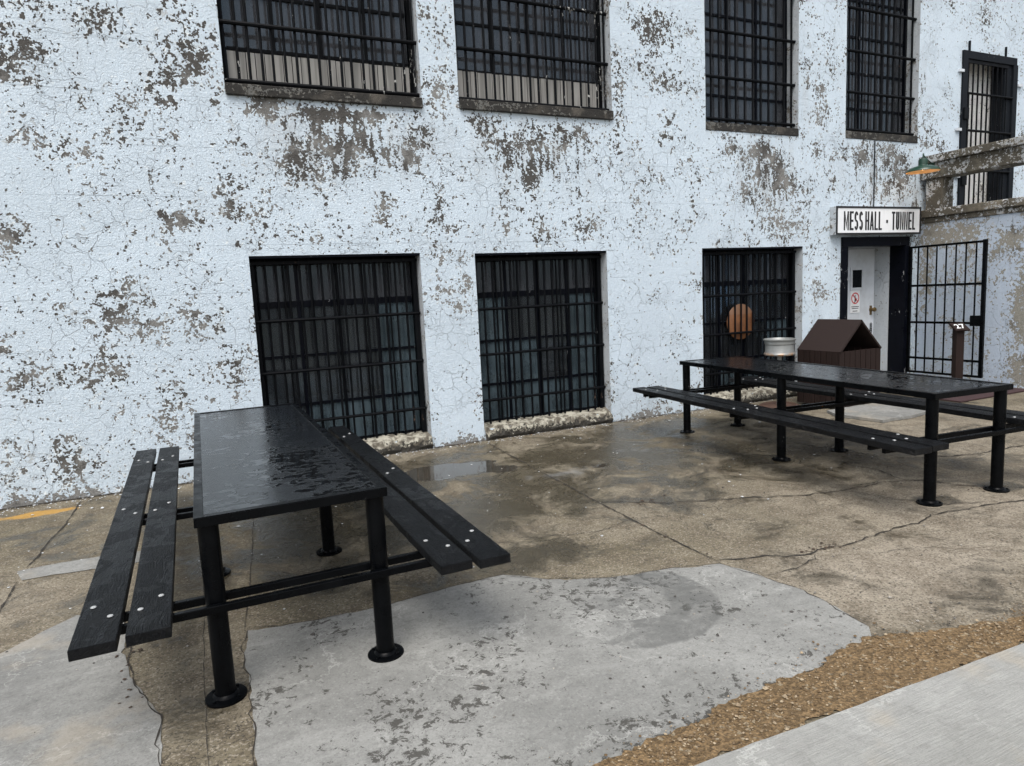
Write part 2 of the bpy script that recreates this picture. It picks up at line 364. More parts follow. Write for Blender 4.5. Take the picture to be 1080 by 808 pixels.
for (x, y, sx, sy, a) in [(1.7, -2.3, .55, .5, .75), (1.65, -1.1, 1.1, .45, .55), (.6, -1.6, .8, .8, .45), (3.2, -1.2, 1.1, .5, .62), (3.4, -2.2, .9, .55, .45), (4.8, -2.2, 1., .9, .45), (1.6, -3.15, .5, .25, .45),
                          (.7, -2.6, .7, .7, .35), (2.5, -1.9, .6, .5, .5), (5.5, -1.2, 1.3, .6, .3), (-.8, -1.3, .6, .5, .2), (3.1, -2.75, .5, .25, .35), (2.6, -1.9, 1.5, 1.1, .40), (4.3, -2.0, 1.3, 1.0, .42), (.5, -2.2, .9, .9, .42), (3.6, -1.6, 1.2, .5, .55), (1.2, -.6, 2.2, .35, .4), (4.2, -.6, 1.6, .5, .5), (.5, -1.25, .15, .12, .5), (-.9, -.6, .4, .3, .1), (1.0, -3.0, .4, .2, .2)]: R = np.maximum(R, blob(P, x, y, sx, sy, a+.1))
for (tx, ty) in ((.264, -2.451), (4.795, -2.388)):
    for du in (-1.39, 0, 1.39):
        for dx in (-.325, .325): R = np.maximum(R, blob(P, tx+dx, ty+du, .17, .15, .62))  # contact shade at each leg base, painted in as dark spots through the wet mask
for (x, y, sx, sy, a) in [(2.7, -1.7, .55, .22, .6), (3.55, -1.3, .45, .2, .45), (.75, -2.35, .35, .25, .4), (-.9, -1.5, .5, .3, .35)]: G = np.maximum(G, blob(P, x, y, sx, sy, a))
for (x, y, sx, sy, a) in [(1.85, -.98, .62, .30, 1.), (2.3, -1.2, .25, .2, .8), (3.1, -1.62, .35, .12, .55)]: B = np.maximum(B, blob(P, x, y, sx, sy, a))
Yl = np.maximum(blob(P, -1.32, -.33, .33, .10, 1., .0), blob(P, -2.0, -.33, .6, .12, .9)); Yl = np.maximum(Yl, blob(P, -1.6, -1.0, .25, .3, .35))
for (x, y, sx, sy, a) in [(3.3, -4.4, 1.2, .6, 1.), (4.6, -3.9, 1.5, 1.3, .75), (-1.0, -2.3, .8, .45, .55), (6.5, -2.6, 2., 1.2, .55), (3.1, -3.5, .5, .3, .35), (.9, -2.95, .3, .15, .5), (-.1, -3.6, .2, 1.0, .2)]: Lt = np.maximum(Lt, blob(P, x, y, sx, sy, a))
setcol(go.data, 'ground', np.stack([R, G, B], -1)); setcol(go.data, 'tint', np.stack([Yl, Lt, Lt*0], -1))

def jag(pts, step=.04, amp=.012, closed=False):
    out = []; n = len(pts)
    for i in range(n if closed else n-1):
        a = Vector((*pts[i][:2], 0)); b = Vector((*pts[(i+1) % n][:2], 0)); L = (b-a).length; k = max(1, int(L/step)); nn = Vector((-(b-a).y, (b-a).x, 0)).normalized()
        wk = 0.
        for j in range(k):
            t = j/k; wk = .78*wk+random.gauss(0, amp*.62); out.append(a.lerp(b, t)+nn*((wk+random.gauss(0, amp*.16))*min(1, (k-j)/4) if j else 0))
    if not closed: out.append(Vector((*pts[-1][:2], 0)))
    return out
def sheet(name, pts, z, mat, amp=.008, step=.04, thick=0.):
    q = jag(pts, step, amp, True); bm = bmesh.new(); vs = [bm.verts.new((p.x, p.y, z)) for p in q]
    fc = bm.faces.new(vs); bm.normal_update()
    if fc.normal.z < 0: fc.normal_flip()
    if thick:
        ex = bmesh.ops.extrude_face_region(bm, geom=[fc]); bmesh.ops.translate(bm, verts=[e for e in ex['geom'] if isinstance(e, bmesh.types.BMVert)], vec=(0, 0, thick)); 
    bmesh.ops.triangulate(bm, faces=bm.faces[:]); bmesh.ops.recalc_face_normals(bm, faces=bm.faces[:])
    me = bpy.data.meshes.new(name); bm.to_mesh(me); bm.free(); return tag(link(name, me, mat), kind='structure')
sheet('concrete_patch', [(.0, -4.86), (.03, -4.2), (.03, -3.52), (.06, -3.30), (.36, -3.36), (.68, -3.38), (1.1, -3.34), (1.38, -3.34), (1.57, -3.53), (1.85, -3.67), (2.2, -3.74), (2.48, -3.83), (2.60, -4.3), (2.55, -4.70), (2.47, -4.78), (2.22, -4.80), (1.9, -4.84), (1.67, -4.85), (1.2, -4.90), (.7, -4.93)], .004, M['patch'])
sheet('concrete_patch', [(-.28, -4.95), (-.27, -4.2), (-.28, -3.9), (-.34, -3.72), (-.44, -3.35), (-.46, -3.05), (-.50, -2.86), (-.60, -2.72), (-.73, -2.66), (-.87, -2.80), (-.99, -2.94), (-1.5, -3.3), (-2.4, -3.5), (-3.5, -3.6), (-3.5, -4.95)], .004, M['patch2'], .012)
sheet('concrete_patch', [(-1.17, -1.74), (-.95, -1.72), (-.60, -1.74), (-.3, -1.80), (-.3, -1.98), (-.71, -1.97), (-.95, -1.93), (-1.11, -1.93)], .004, M['patch2'])
sheet('concrete_slab', [(6.4, -1.30), (6.5, -1.1), (7.9, -1.10), (7.95, -1.62), (7.0, -1.85), (6.45, -1.85)], .004, M['patch2'], .01, thick=.03)
sheet('pavement', [(-8, -8), (-8, -5.06), (-.5, -5.05), (.9, -5.04), (1.35, -5.055), (2.2, -5.085), (2.92, -5.115), (5, -5.13), (12, -5.15), (12, -8)], .004, M['walk'], .003, .06, thick=.016)
# gravel strip
gs = sheet('gravel_bed', [(-8, -5.045), (-2, -5.04), (.9, -5.03), (2.2, -5.08), (2.92, -5.10), (5, -5.12), (12, -5.14), (12, -5.0), (5, -4.99), (3.21, -4.97), (2.9, -4.90), (2.65, -4.83), (2.47, -4.76), (2.2, -4.79), (1.95, -4.83), (1.67, -4.83), (1.35, -4.87), (1.0, -4.89), (.4, -4.93), (-2, -4.96), (-8, -4.97)], .008, M['grit'], .017, .02)
def stones(name, pts, sizes, mat, label, cat, zf=.008, flat=.6):
    base = np.array([(0, 0, 1), (.9, 0, .1), (.3, .85, 0), (-.7, .55, .1), (-.7, -.5, 0), (.3, -.9, .1), (0, 0, -1)], float)
    fc = [(0, 1, 2), (0, 2, 3), (0, 3, 4), (0, 4, 5), (0, 5, 1), (6, 2, 1), (6, 3, 2), (6, 4, 3), (6, 5, 4), (6, 1, 5)]
    V = []; F = []
    for i, ((x, y), sz) in enumerate(zip(pts, sizes)):
        a = rng.uniform(0, 6.28); c, s = math.cos(a), math.sin(a); q = base*(1+rng.normal(0, .18, base.shape))*sz*np.array([1, rng.uniform(.6, 1), flat])
        q = q@np.array([[c, -s, 0], [s, c, 0], [0, 0, 1]]); q += np.array([x, y, zf+sz*flat*.55]); V += q.tolist(); F += [tuple(k+i*7 for k in t) for t in fc]
    me = bpy.data.meshes.new(name); me.from_pydata(V, [], F); me.update(); return tag(link(name, me, mat), label, cat, kind='stuff')
n = 6500; px = rng.uniform(.3, 5.5, n); ce = np.interp(px, [.3, 1.35, 2.47, 2.9, 5.5], [-4.98, -4.96, -4.92, -5.0, -5.06]); wd = np.interp(px, [.3, 1.35, 2.3, 2.9, 5.5], [.05, .085, .14, .10, .07])
py = ce+rng.normal(0, .68, n)*wd
stones('gravel', list(zip(px, py)), rng.gamma(1.5, .0016, n)+.0012, M['peb'], 'loose brown gravel filling the gap along the pale pavement edge', 'gravel', .010)
n = 420; px = rng.uniform(-1.5, 5.5, n); py = rng.uniform(-4.95, -1.0, n)
k = 300; px = np.concatenate([px, rng.normal(2.2, .7, k)]); py = np.concatenate([py, rng.normal(-4.6, .22, k)])
stones('scattered_stones', list(zip(px, py)), rng.gamma(2, .0015, n+k)+.0015, M['peb2'], 'small loose stones scattered over the concrete yard', 'stones', .003)
n = 1500; px = rng.uniform(-2.5, 8, n); py = -np.abs(rng.exponential(.10, n))-.01; k = 260; px = np.concatenate([px, rng.uniform(-1.5, 6, k)]); py = np.concatenate([py, rng.uniform(-3.2, -.1, k)])
stones('paint_flakes', list(zip(px, py)), rng.gamma(2, .0022, n+k)+.002, M['chip'], 'white paint flakes fallen on the ground along the wall base', 'paint flakes', .003, .25)

q = []
for (x, y, sx, sy, k) in [(3.18, -3.96, .10, .02, 40), (2.80, -2.70, .08, .03, 26), (4.95, -3.72, .1, .05, 16), (-.42, -3.35, .04, .2, 22), (2.5, -3.3, .012, .3, 18), (1.4, -.06, .6, .03, 30), (4.9, -.08, .6, .05, 50)]:
    q += [(random.gauss(x, sx), random.gauss(y, sy)) for _ in range(k)]
m = NT('dry_litter'); gi = m.t.nodes.new('ShaderNodeNewGeometry'); M['litter'] = m.fin(m.mix(gi.outputs['Random Per Island'], (.025, .016, .011), (.085, .055, .035)), .8)
stones('leaf_litter', q, rng.gamma(3, .0018, len(q))+.003, M['litter'], 'dry brown leaf crumbs caught in the cracks of the concrete', 'leaf litter', .005, .3)

def crack(pts, wmm=9, amp=.010, step=.035):
    q = jag(pts, step, amp); V = []; F = []; k = len(q)
    for i, p in enumerate(q):
        t = (q[min(i+1, k-1)]-q[max(i-1, 0)]).normalized(); nn = Vector((-t.y, t.x, 0)); e = min(1, i/3+.15, (k-1-i)/3+.15)
        wv = wmm*.0005*e*random.uniform(.25, 1.3); V += [p+nn*wv+Vector((0, 0, .006)), p-nn*wv+Vector((0, 0, .006))]
    for i in range(k-1): F.append((2*i, 2*i+1, 2*i+3, 2*i+2))
    return V, F
ck = MB()
for pts, wm, am in [
    ([(2.62, -.16), (2.55, -1.5), (2.5, -2.77), (2.49, -3.83)], 11, .004),
    ([(2.50, -2.50), (2.62, -2.59), (2.89, -2.79), (3.28, -2.94), (3.47, -3.02), (3.83, -3.2), (4.12, -3.26), (4.54, -3.27), (4.71, -3.36)], 12, .016),
    ([(2.49, -3.79), (2.73, -3.87), (2.96, -3.98), (3.16, -3.97), (3.42, -3.99), (3.89, -3.96), (4.29, -3.93), (4.61, -3.98), (4.9, -4.05), (5.6, -4.1)], 12, .014),
    ([(3.02, -4.0), (2.78, -4.09), (2.56, -4.07)], 7, .012), ([(4.8, -2.6), (4.81, -2.99), (4.72, -3.33), (4.83, -3.41), (4.9, -3.61), (5.06, -3.78), (5.19, -3.89), (5.6, -4.1)], 12, .016),
    ([(4.12, -3.28), (4.18, -3.35), (4.26, -3.62), (4.42, -3.85), (4.67, -3.94)], 8, .014), ([(5.2, -2.85), (5.42, -2.96), (5.8, -3.12), (6.14, -3.15), (6.49, -3.19), (7.4, -3.4)], 15, .018),
    ([(1.45, -2.85), (1.63, -2.92), (1.94, -2.96), (2.12, -3.02), (2.34, -3.01), (2.49, -2.95)], 6, .012), ([(3.9, -1.6), (4.3, -1.9), (4.75, -2.6)], 6, .02),
    ([(3.16, -3.97), (3.3, -4.15), (3.6, -4.25), (3.9, -4.5), (4.3, -4.7)], 4, .02), ([(3.83, -3.2), (3.7, -3.45), (3.75, -3.7), (3.9, -3.96)], 3, .02),
    ([(-1.05, -.12), (-1.07, -.9), (-1.13, -1.7)], 11, .004), ([(-1.13, -1.93), (-1.12, -2.38), (-1.12, -2.75)], 11, .004), ([(.30, -.1), (.2, -1.6), (.10, -2.8), (.045, -3.30)], 4, .002),
    ([(-.13, -2.4), (-.13, -3.4), (-.12, -4.9)], 3.5, .002), ([(.2, -1.68), (.41, -1.61), (.73, -1.74), (1.06, -1.83), (1.5, -1.75)], 5, .012), ([(.25, -1.15), (.6, -1.2), (.95, -1.45), (1.3, -1.5)], 5, .012),
    ([(.05, -2.75), (.5, -2.72), (1.0, -2.82), (1.45, -2.85)], 5, .012), ([(5.0, -1.2), (5.4, -1.5), (6.2, -1.7), (6.5, -2.1)], 10, .02), ([(-2.4, -1.2), (-1.8, -1.5), (-1.14, -1.85)], 5, .01)]:
    V, F = crack(pts, wm, am); ck.add(V, F)
V, F = crack([(.0, -4.86), (.03, -4.2), (.03, -3.52), (.06, -3.30), (.36, -3.36), (.68, -3.38), (1.1, -3.34), (1.38, -3.34), (1.57, -3.53), (1.85, -3.67), (2.2, -3.74), (2.48, -3.83), (2.60, -4.3), (2.55, -4.70)], 5, .009); ck.add(V, F)
V, F = crack([(-.27, -4.9), (-.27, -4.2), (-.28, -3.9), (-.34, -3.72), (-.44, -3.35), (-.46, -3.05), (-.50, -2.86), (-.60, -2.72), (-.73, -2.66)], 7, .014); ck.add(V, F)
for (a, b_) in ((-6, .45), (2.06, 2.65), (4.26, 5.63), (7.31, 8.02)):
    V, F = crack([(a, -.012), ((a+b_)/2, -.016), (b_, -.012)], 34, .006, .03); ck.add(V, F)
    V, F = crack([(a, -.05), ((a+b_)/2, -.06), (b_, -.045)], 9, .016, .03); ck.add(V, F)
tag(ck.build('pavement_cracks', M['crack']), kind='structure')

# ------------------------------------------------------------------ prison building
bld = tag(empty('prison_building', (0, 0, 0)), 'two storey prison building with peeling pale blue white paint and barred windows', 'building')
LOW = [(.45, 2.06, .12, 2.0), (2.65, 4.26, .12, 1.985), (5.63, 7.31, .12, 1.99)]
UPP = [(.39, 2.18, 3.48, 5.7), (2.57, 4.39, 3.50, 5.7), (5.71, 7.22, 3.47, 5.7), (8.08, 9.53, 3.49, 5.7)]
DOOR = (8.02, 9.38, 0., 2.10); UD = (10.52, 11.74, 2.42, 4.72)
holes = LOW+UPP+[DOOR, UD]
def cuts(lo, hi, st, req):
    a = sorted(set([lo, hi]+[q for q in req if lo < q < hi])); out = []
    for p, q in zip(a[:-1], a[1:]):
        k = max(1, int(round((q-p)/st))); out += [p+(q-p)*i/k for i in range(k)]
    return np.array(out+[hi])
wx = cuts(-9, 18, .06, [v for h in holes for v in h[:2]]); wz = cuts(0., 8, .06, [v for h in holes for v in h[2:]])
X, Z = np.meshgrid(wx, wz); nx, nz = len(wx), len(wz)
cx = (wx[:-1]+wx[1:])/2; cz = (wz[:-1]+wz[1:])/2; CX, CZ = np.meshgrid(cx, cz); keep = np.ones_like(CX, bool)
for (a, b, c, d_) in holes: keep &= ~((CX > a) & (CX < b) & (CZ > c) & (CZ < d_))
i = (np.arange(nz-1)[:, None]*nx+np.arange(nx-1)[None]); i = i[keep]
F = np.stack([i, i+1, i+nx+1, i+nx], -1)
P = np.stack([X.ravel(), Z.ravel()], -1)
# slight unevenness of the plaster, none at the opening edges
from mathutils import noise as mn
yv = np.array([0.006*mn.noise(Vector((a*1.1, 3, b*1.1)))+.003*mn.noise(Vector((a*5, 9, b*5))) for a, b in P])
me = bpy.data.meshes.new('wall'); V = np.stack([P[:, 0], yv, P[:, 1]], -1); me.from_pydata(V.tolist(), [], F.tolist()); me.update()
for p in me.polygons: p.use_smooth = True
wall = link('wall', me, M['wall'], bld)
R = .25+np.zeros(len(P)); G = np.zeros(len(P)); B = .45+np.zeros(len(P))
def mx(A, *a): np.maximum(A, blob(P, *a), out=A)
for a in [(-.54, 3.95, .30, .17, .66), (-1.2, 3.6, .5, .5, .50), (.05, 3.8, .45, .5, .48), (-.6, 4.5, 1.5, .5, .5), (-.2, 3.4, .6, .3, .45), (1.25, 3.26, .95, .10, .72), (1.5, 3.30, .75, .07, 1.0), (.72, 3.34, .3, .2, .7), (2.1, 3.0, .35, .35, .62),
          (1.2, 2.85, .8, .35, .55), (3.34, 2.72, .16, .20, .85), (3.3, 3.15, .7, .25, .60), (3.95, 3.3, .4, .2, .6), (2.85, 3.3, .4, .15, .55), (-.05, 2.31, .30, .09, .75), (-1.3, 2.2, .35, .25, .55), (-.45, 1.50, .80, .38, .48),
          (0, 1.36, .3, .15, .5), (-.85, 1.08, .8, .3, .5), (4.95, 4.5, .35, .55, .62), (4.85, 4.1, .3, .3, .45), (6.5, 3.16, .75, .15, .72), (6.8, 2.75, .6, .45, .62), (8.8, 3.2, .85, .25, .72), (9.25, 2.95, .35, .45, .75), (7.0, 2.25, .5, .5, .45),
          (-1.3, .35, 1.0, .4, .38), (-.2, .55, .6, .4, .46), (.2, .9, .3, .4, .42), (2.26, 1.68, .1, .3, .46), (2.5, 1.75, .14, .35, .62), (7.62, 1.45, .22, .35, .55), (7.7, 1.6, .2, .2, .5), (8.6, 4.5, .0001, .1, 0), (7.6, 3.6, .25, 1.2, .45), (2.4, 4.0, .2, .6, .45),
          (5.15, 3.75, .5, .4, .42), (-.9, 2.9, .6, .3, .46), (.3, 2.5, .5, .4, .46), (1.6, 2.45, .5, .3, .42), (5.2, 2.9, .5, .4, .4), (4.9, 2.1, .35, .25, .42), (9.9, 3.4, .4, .5, .5), (2.35, 4.4, .2, .7, .5), (4.5, 3.7, .15, .6, .5), (-2.5, 3, .9, 1.5, .5), (-2.5, .8, .9, .9, .5), (13, 4, 2, 2, .4), (-5, 4, 2, 2, .5), (4.45, 1.9, .1, .2, .4), (9.5, 2.3, .15, .5, .75)]: mx(R, *a)
for a in [(1.4, 3.0, .95, .42, .86), (3.4, 3.0, .9, .4, .74), (6.7, 2.95, .6, .5, .88), (8.8, 2.9, .8, .5, .66), (-.5, 3.7, .8, .5, .25), (7.35, 4.2, .12, .9, .6), (9.65, 4.0, .12, .8, .55), (9.5, 2.4, .12, .6, .9)]: mx(G, *a)
for a in [(-.4, 1.4, 1.0, .6, .62), (7.65, 1.4, .5, .6, .95), (2.4, 1.7, .4, .5, .9), (2.4, 3.6, .2, .6, .6), (7.0, 2.3, .6, .4, .8), (-.3, .6, 2, .4, .7)]: mx(B, *a)
for a in [(-.5, 4.0, .8, .5, .45), (3.34, 2.72, .3, .3, .45), (4.95, 4.4, .5, .6, .35)]: B -= blob(P, *a)*.9
# clean areas
for a in [(3.3+1.55, 1.1, .5, .8, .9), (2.35, .8, .2, .7, .8), (10.2, 4.4, .9, .7, .6), (-.75, 1.95, .5, .12, .5), (4.9, 3.0, .35, .3, .3), (-.95, 2.65, .7, .2, .4)]: R *= 1-blob(P, *a)
base = np.clip(1-P[:, 1]/.16, 0, 1); R = np.maximum(R, base*(.62+.25*np.sin(P[:, 0]*3.1))); B = np.where(base > 0, .8, B)
setcol(me, 'peel', np.stack([R, G, B], -1))

rv = MB()
def reveal(m, h, dep, top=True, bottom=True):
    x0, x1, z0, z1 = h; q = lambda a, b, c, d_: m.add([a, b, c, d_], [(0, 1, 2, 3)])
    q((x0, 0, z0), (x0, dep, z0), (x0, dep, z1), (x0, 0, z1)); q((x1, 0, z0), (x1, 0, z1), (x1, dep, z1), (x1, dep, z0))
    if top: q((x0, 0, z1), (x0, dep, z1), (x1, dep, z1), (x1, 0, z1))
    if bottom: q((x0, 0, z0), (x1, 0, z0), (x1, dep, z0), (x0, dep, z0))
# black painted lintel heads inside the lower openings
# rooms behind the glass: dark shells
rm = MB()
def shell(x0, x1, y0, y1, z0, z1):
    v = [(x, y, z) for z in (z0, z1) for y in (y0, y1) for x in (x0, x1)]
    rm.add(v, [(0, 1, 3, 2), (4, 6, 7, 5), (2, 3, 7, 6), (0, 2, 6, 4), (1, 5, 7, 3)])
shell(-2, 7.9, .36, 5, 0.02, 2.7); shell(-2, 9.9, .36, 5, 3.2, 6.4)
rm.build('room_interior', M['int'], bld)
roof = MB(); roof.box(-9, 18, .02, 12, 8, 8.3); roof.box(-9, -8.98, .02, 12, 0, 8); roof.box(17.98, 18, .02, 12, 0, 8); roof.box(-9, 18, 11.9, 12, 0, 8); roof.build('rear_shell', M['jamb'], bld)

def window(h, upper, idx):
    x0, x1, z0, z1 = h; W = x1-x0
    wn = link('window', None, parent=bld, loc=((x0+x1)/2, 0, z0)); X = lambda a: a-(x0+x1)/2; Zz = lambda a: a-z0
    g = MB(); reveal(g, (X(x0), X(x1), 0, Zz(z1)), .34); g.build('reveal', M['jamb'], wn)
    g = MB(); by = .09 if upper else .13; r = .0125 if upper else .0115
    sp = (.102 if idx < 2 else .128) if upper else .103; k = int(W/sp)
    for i in range(k+1):
        a = x0+.03+(W-.06)*i/k+random.uniform(-.006, .006); lean = random.uniform(-.006, .006)
        g.tube([(X(a), by, Zz(z0+.005)), (X(a+lean), by+random.uniform(-.004, .004), Zz(z1-.0))], r*random.uniform(.9, 1.1), 8)
    zs = [3.50+.04, 4.03, 4.56, 5.1] if upper else [z0+.29, z0+.79, z0+1.28]
    for zz in zs:
        if upper: g.tube([(X(x0-.0), by-.022, Zz(zz)), (X(x1+.0), by-.022, Zz(zz))], .020, 8)
        else: g.tube([(X(x0), by-.016, Zz(zz)), (X(x1), by-.016, Zz(zz))], .0155, 8)
    if not upper:
        g.box(X(x0+.01), X(x1-.01), by-.03, by+.03, Zz(z1-.075), Zz(z1-.045))
        g.box(X(x0+.005), X(x0+.04), by-.02, by+.02, 0, Zz(z1-.05)); g.box(X(x1-.06), X(x1-.015), by-.02, by+.02, 0, Zz(z1-.05))
    g.build('security_bars', M['barold'] if (upper and idx < 2) else M['bar'], wn, smooth=True)
    # second inner row of thinner verticals in the lower windows
    if not upper:
        g = MB(); k = int(W/.26)
        for i in range(k+1):
            a = x0+.05+(W-.1)*i/k+random.uniform(-.012, .012); g.tube([(X(a), .178, 0), (X(a), .178, Zz(z1-.03))], .009, 6)
        g.build('inner_bars', M['bar'], wn, smooth=True)
    # sash
    sh = MB(); yy = .22; fw = .04
    sh.box(X(x0), X(x0+fw), yy-.03, yy+.03, 0, Zz(z1)); sh.box(X(x1-fw), X(x1), yy-.03, yy+.03, 0, Zz(z1)); sh.box(X(x0+fw), X(x1-fw), yy-.03, yy+.03, Zz(z1-fw), Zz(z1)); sh.box(X(x0+fw), X(x1-fw), yy-.03, yy+.03, 0, .05)
    nc = 3 if (upper and idx >= 2) else 4
    colx = [x0+fw+(W-2*fw)*i/nc for i in range(nc+1)]
    rows = [z0+.05, 3.86, 4.33, 4.8, 5.27, z1-fw] if upper else [z0+.05, z0+.45, z0+.93, z0+1.43, z1-fw]
    for a in colx[1:-1]: sh.box(X(a-.014), X(a+.014), yy-.022, yy+.022, .05, Zz(z1-fw))
    for b in rows[1:-1]:
        hgt = .03 if (not upper and b > z0+1.4) else .014
        for a, c in zip(colx[:-1], colx[1:]): sh.box(X(a+.018), X(c-.018), yy-.02, yy+.02, Zz(b-hgt), Zz(b+hgt))
    sh.build('sash', M['barold'] if upper and idx < 2 else M['frame'], wn)
    for ri in range(len(rows)-1):
        for ci in range(nc):
            if upper: mt = M['dusty']
            elif ri == 0: mt = M['frost'] if (ci > 0 or idx == 1) else M['glass']
            elif ri == 1: mt = M['frost'] if (ci == nc-1 or (idx == 1 and ci in (0, 1))) else M['glass']
            elif ri == 2: mt = M['frost'] if (ci == nc-1 and idx < 2) or (idx == 1 and ci == 0) else M['glass']
            else: mt = M['dusty']
            p = MB(); p.box(X(colx[ci]+.01), X(colx[ci+1]-.01), yy-.003, yy+.003, Zz(rows[ri]+.008), Zz(rows[ri+1]-.008)); p.build('pane', mt, wn)
    if upper and idx < 2:
        b = MB(); n_ = int(W/.085)
        for i in range(n_):
            a = x0+.05+(W-.1)*i/n_; top = (3.83 if idx == 0 else 3.85)+random.uniform(-.003, .003); ww = (W-.1)/n_
            b.box(X(a+.004), X(a+ww-.003), .182+random.uniform(0, .004), .190, Zz(z0+.04), Zz(top))
        b.build('slatted_screen', M['blind'], wn)
    if not upper:
        b = MB(); n_ = int(W/.11)
        for i in range(n_):
            if idx == 2 and i % 5 > 1: continue
            a = x0+.06+(W-.12)*i/n_; b = MB(); b.box(X(a), X(a+.085), .31+random.uniform(0, .01), .325, Zz(z0+1.45), Zz(z1-.06)); b.build('blind_slat', M['blinddim'], wn)
        # crumbling plaster sill
        gx = np.linspace(x0+.002, x1-.002, 70); prof = [(-.022, -.12), (-.036, -.085), (-.032, -.03), (-.004, .01), (.12, .035), (.26, .04)]
        V = []; F = []
        for i, a in enumerate(gx):
            for j, (yy_, zz_) in enumerate(prof):
                nn = mn.noise(Vector((a*14, yy_*20, zz_*20+idx)))*.028+mn.noise(Vector((a*45, yy_*40, zz_*40)))*.012
                V.append((X(a), yy_-nn*(1 if j < 4 else .3), (zz_+nn*(.7 if j > 0 else 0))))
        nj = len(prof)
        for i in range(len(gx)-1):
            for j in range(nj-1): F.append((i*nj+j, (i+1)*nj+j, (i+1)*nj+j+1, i*nj+j+1))
        me = bpy.data.meshes.new('broken_sill'); me.from_pydata(V, [], F); me.update(); link('broken_sill', me, M['rubble'], wn)
        hd = MB(); hd.box(X(x0+.001), X(x1-.001), .004, .12, Zz(z1-.022), Zz(z1-.001)); hd.build('lintel', M['frame'], wn)
    else:
        s_ = MB(); s_.box(X(x0-.0), X(x1+.0), -.035 if idx < 2 else -.012, .30, Zz(z0-.085), Zz(z0+.012)); so = s_.build('sill', M['sill'], wn, bevel=.008)
    return wn
for i, h in enumerate(LOW): window(h, False, i)
for i, h in enumerate(UPP): window(h, True, i)

# tunnel door
x0, x1, z0, z1 = DOOR
dr = link('entrance_door', None, parent=bld, loc=(8.7, 0, 0)); ox = 8.7
b = MB(); b.box(x0+.002-ox, x0+.115-ox, -.03, .20, 0, z1-.13); b.box(x1-.10-ox, x1-.002-ox, -.05, .20, 0, z1-.13); b.box(x0+.002-ox, x1-.002-ox, -.04, .20, z1-.129, z1-.002)
b.build('door_frame', M['frame'], dr, bevel=.005)
b = MB(); b.box(x1-.10-ox, x1+.0-ox, .203, .46, 0, z1-.132); b.box(x0-ox, x0+.10-ox, .203, .46, 0, z1-.132); b.box(x0-ox, x1-ox, .203, .46, z1-.131, z1); b.build('door_reveal', M['jamb'], dr)
m = NT('door_paint'); n_ = m.noise(6, 5, .7); col = m.mix(m.step(n_, .4, .7), (.60, .64, .68), (.52, .55, .58)); col = m.mix(m.step(m.noise(45, 4, .8), .66, .7, 0, .6), col, (.25, .24, .22)); M['doorp'] = m.fin(col, .5, m.bump(n_, .3, .004))
lx0, lx1 = x0+.10-ox, x1-.10-ox
b = MB(); b.box(lx0+.004, lx1-.004, .44, .485, .012, z1-.135); leaf = b.build('door_leaf', M['doorp'], dr, bevel=.003)
m = NT('dark_pane'); M['dpane'] = m.fin((.01, .012, .014), .12)
m = NT('brass'); M['brass'] = m.fin(m.mix(m.noise(30), (.13, .085, .035), (.26, .18, .08)), .4, metal=.7)
wx0 = 8.80-ox
b = MB(); b.box(wx0-.05, wx0+.23, .425, .4385, 1.36, 1.40); b.box(wx0-.05, wx0+.23, .425, .4385, 1.66, 1.70); b.box(wx0-.05, wx0-.01, .425, .4385, 1.401, 1.659); b.box(wx0+.19, wx0+.23, .425, .4385, 1.401, 1.659); b.build('viewing_frame', M['doorp'], dr)
b = MB(); b.box(wx0-.01, wx0+.19, .430, .4385, 1.401, 1.659); b.build('viewing_pane', M['dpane'], dr)
b = MB(); b.lathe([(0, 0), (.035, 0), (.035, .012), (.014, .016), (.014, .04), (.030, .05), (.034, .065), (.026, .082), (0, .086)], 18); kb = b.build('door_knob', M['brass'], dr, smooth=True, loc=(lx1-.075, .439, 1.06), rot=(math.radians(90), 0, 0))
b = MB(); b.box(lx1-.10, lx1-.05, .434, .4385, .98, 1.12); b.build('lock_plate', M['brass'], dr, bevel=.002)
b = MB()
for i in range(5): b.tube([(lx1-.07+.02*math.cos(t)+.0, .43, .84-.028*i+.018*math.sin(t)) for t in [k*math.pi/5 for k in range(11)]], .004, 6)
b.build('door_chain', M['steel'], dr)
b = MB(); b.box(8.6-ox, 9.9-ox, .49, .50, 0, 2.2); b.build('door_backing', M['int'], dr)
b = MB(); b.box(x0+.0-ox, x1-ox, -.10, .44, .0, .045); b.build('threshold', M['sill'], dr, bevel=.01)

# barred gate swung open
gt = link('iron_gate', None, parent=bld, loc=(x1-.03, -.06, .14), rot=(0, 0, math.radians(-90)))
GW = 1.06; GH = 1.81
b = MB(); b.box(-.0, .035, -.018, .018, 0, GH); b.box(GW-.045, GW, -.02, .02, 0, GH+.01); b.box(.036, GW-.046, -.016, .016, GH-.03, GH); b.box(.036, GW-.046, -.016, .016, 0, .03)
b.build('gate_frame', M['steel'], gt, bevel=.003)
b = MB()
for i in range(1, 8): b.tube([(GW*i/8, .0, .03), (GW*i/8, 0, GH-.03)], .0105, 8)
for zz in (.22, .73, 1.25): b.box(.036, GW-.046, -.006-.012, .006-.012-.003, zz-.016, zz+.016)
b.build('gate_bars', M['steel'], gt, smooth=True)
b = MB(); b.box(GW-.17, GW-.046, -.03, .03, .69, .83); b.build('lock_box', M['steel'], gt, bevel=.004)
for zz in (.3, 1.5):
    b = MB(); b.tube([(-.015, 0, zz-.05), (-.015, 0, zz+.05)], .016, 10); b.build('hinge', M['steel'], gt, smooth=True)

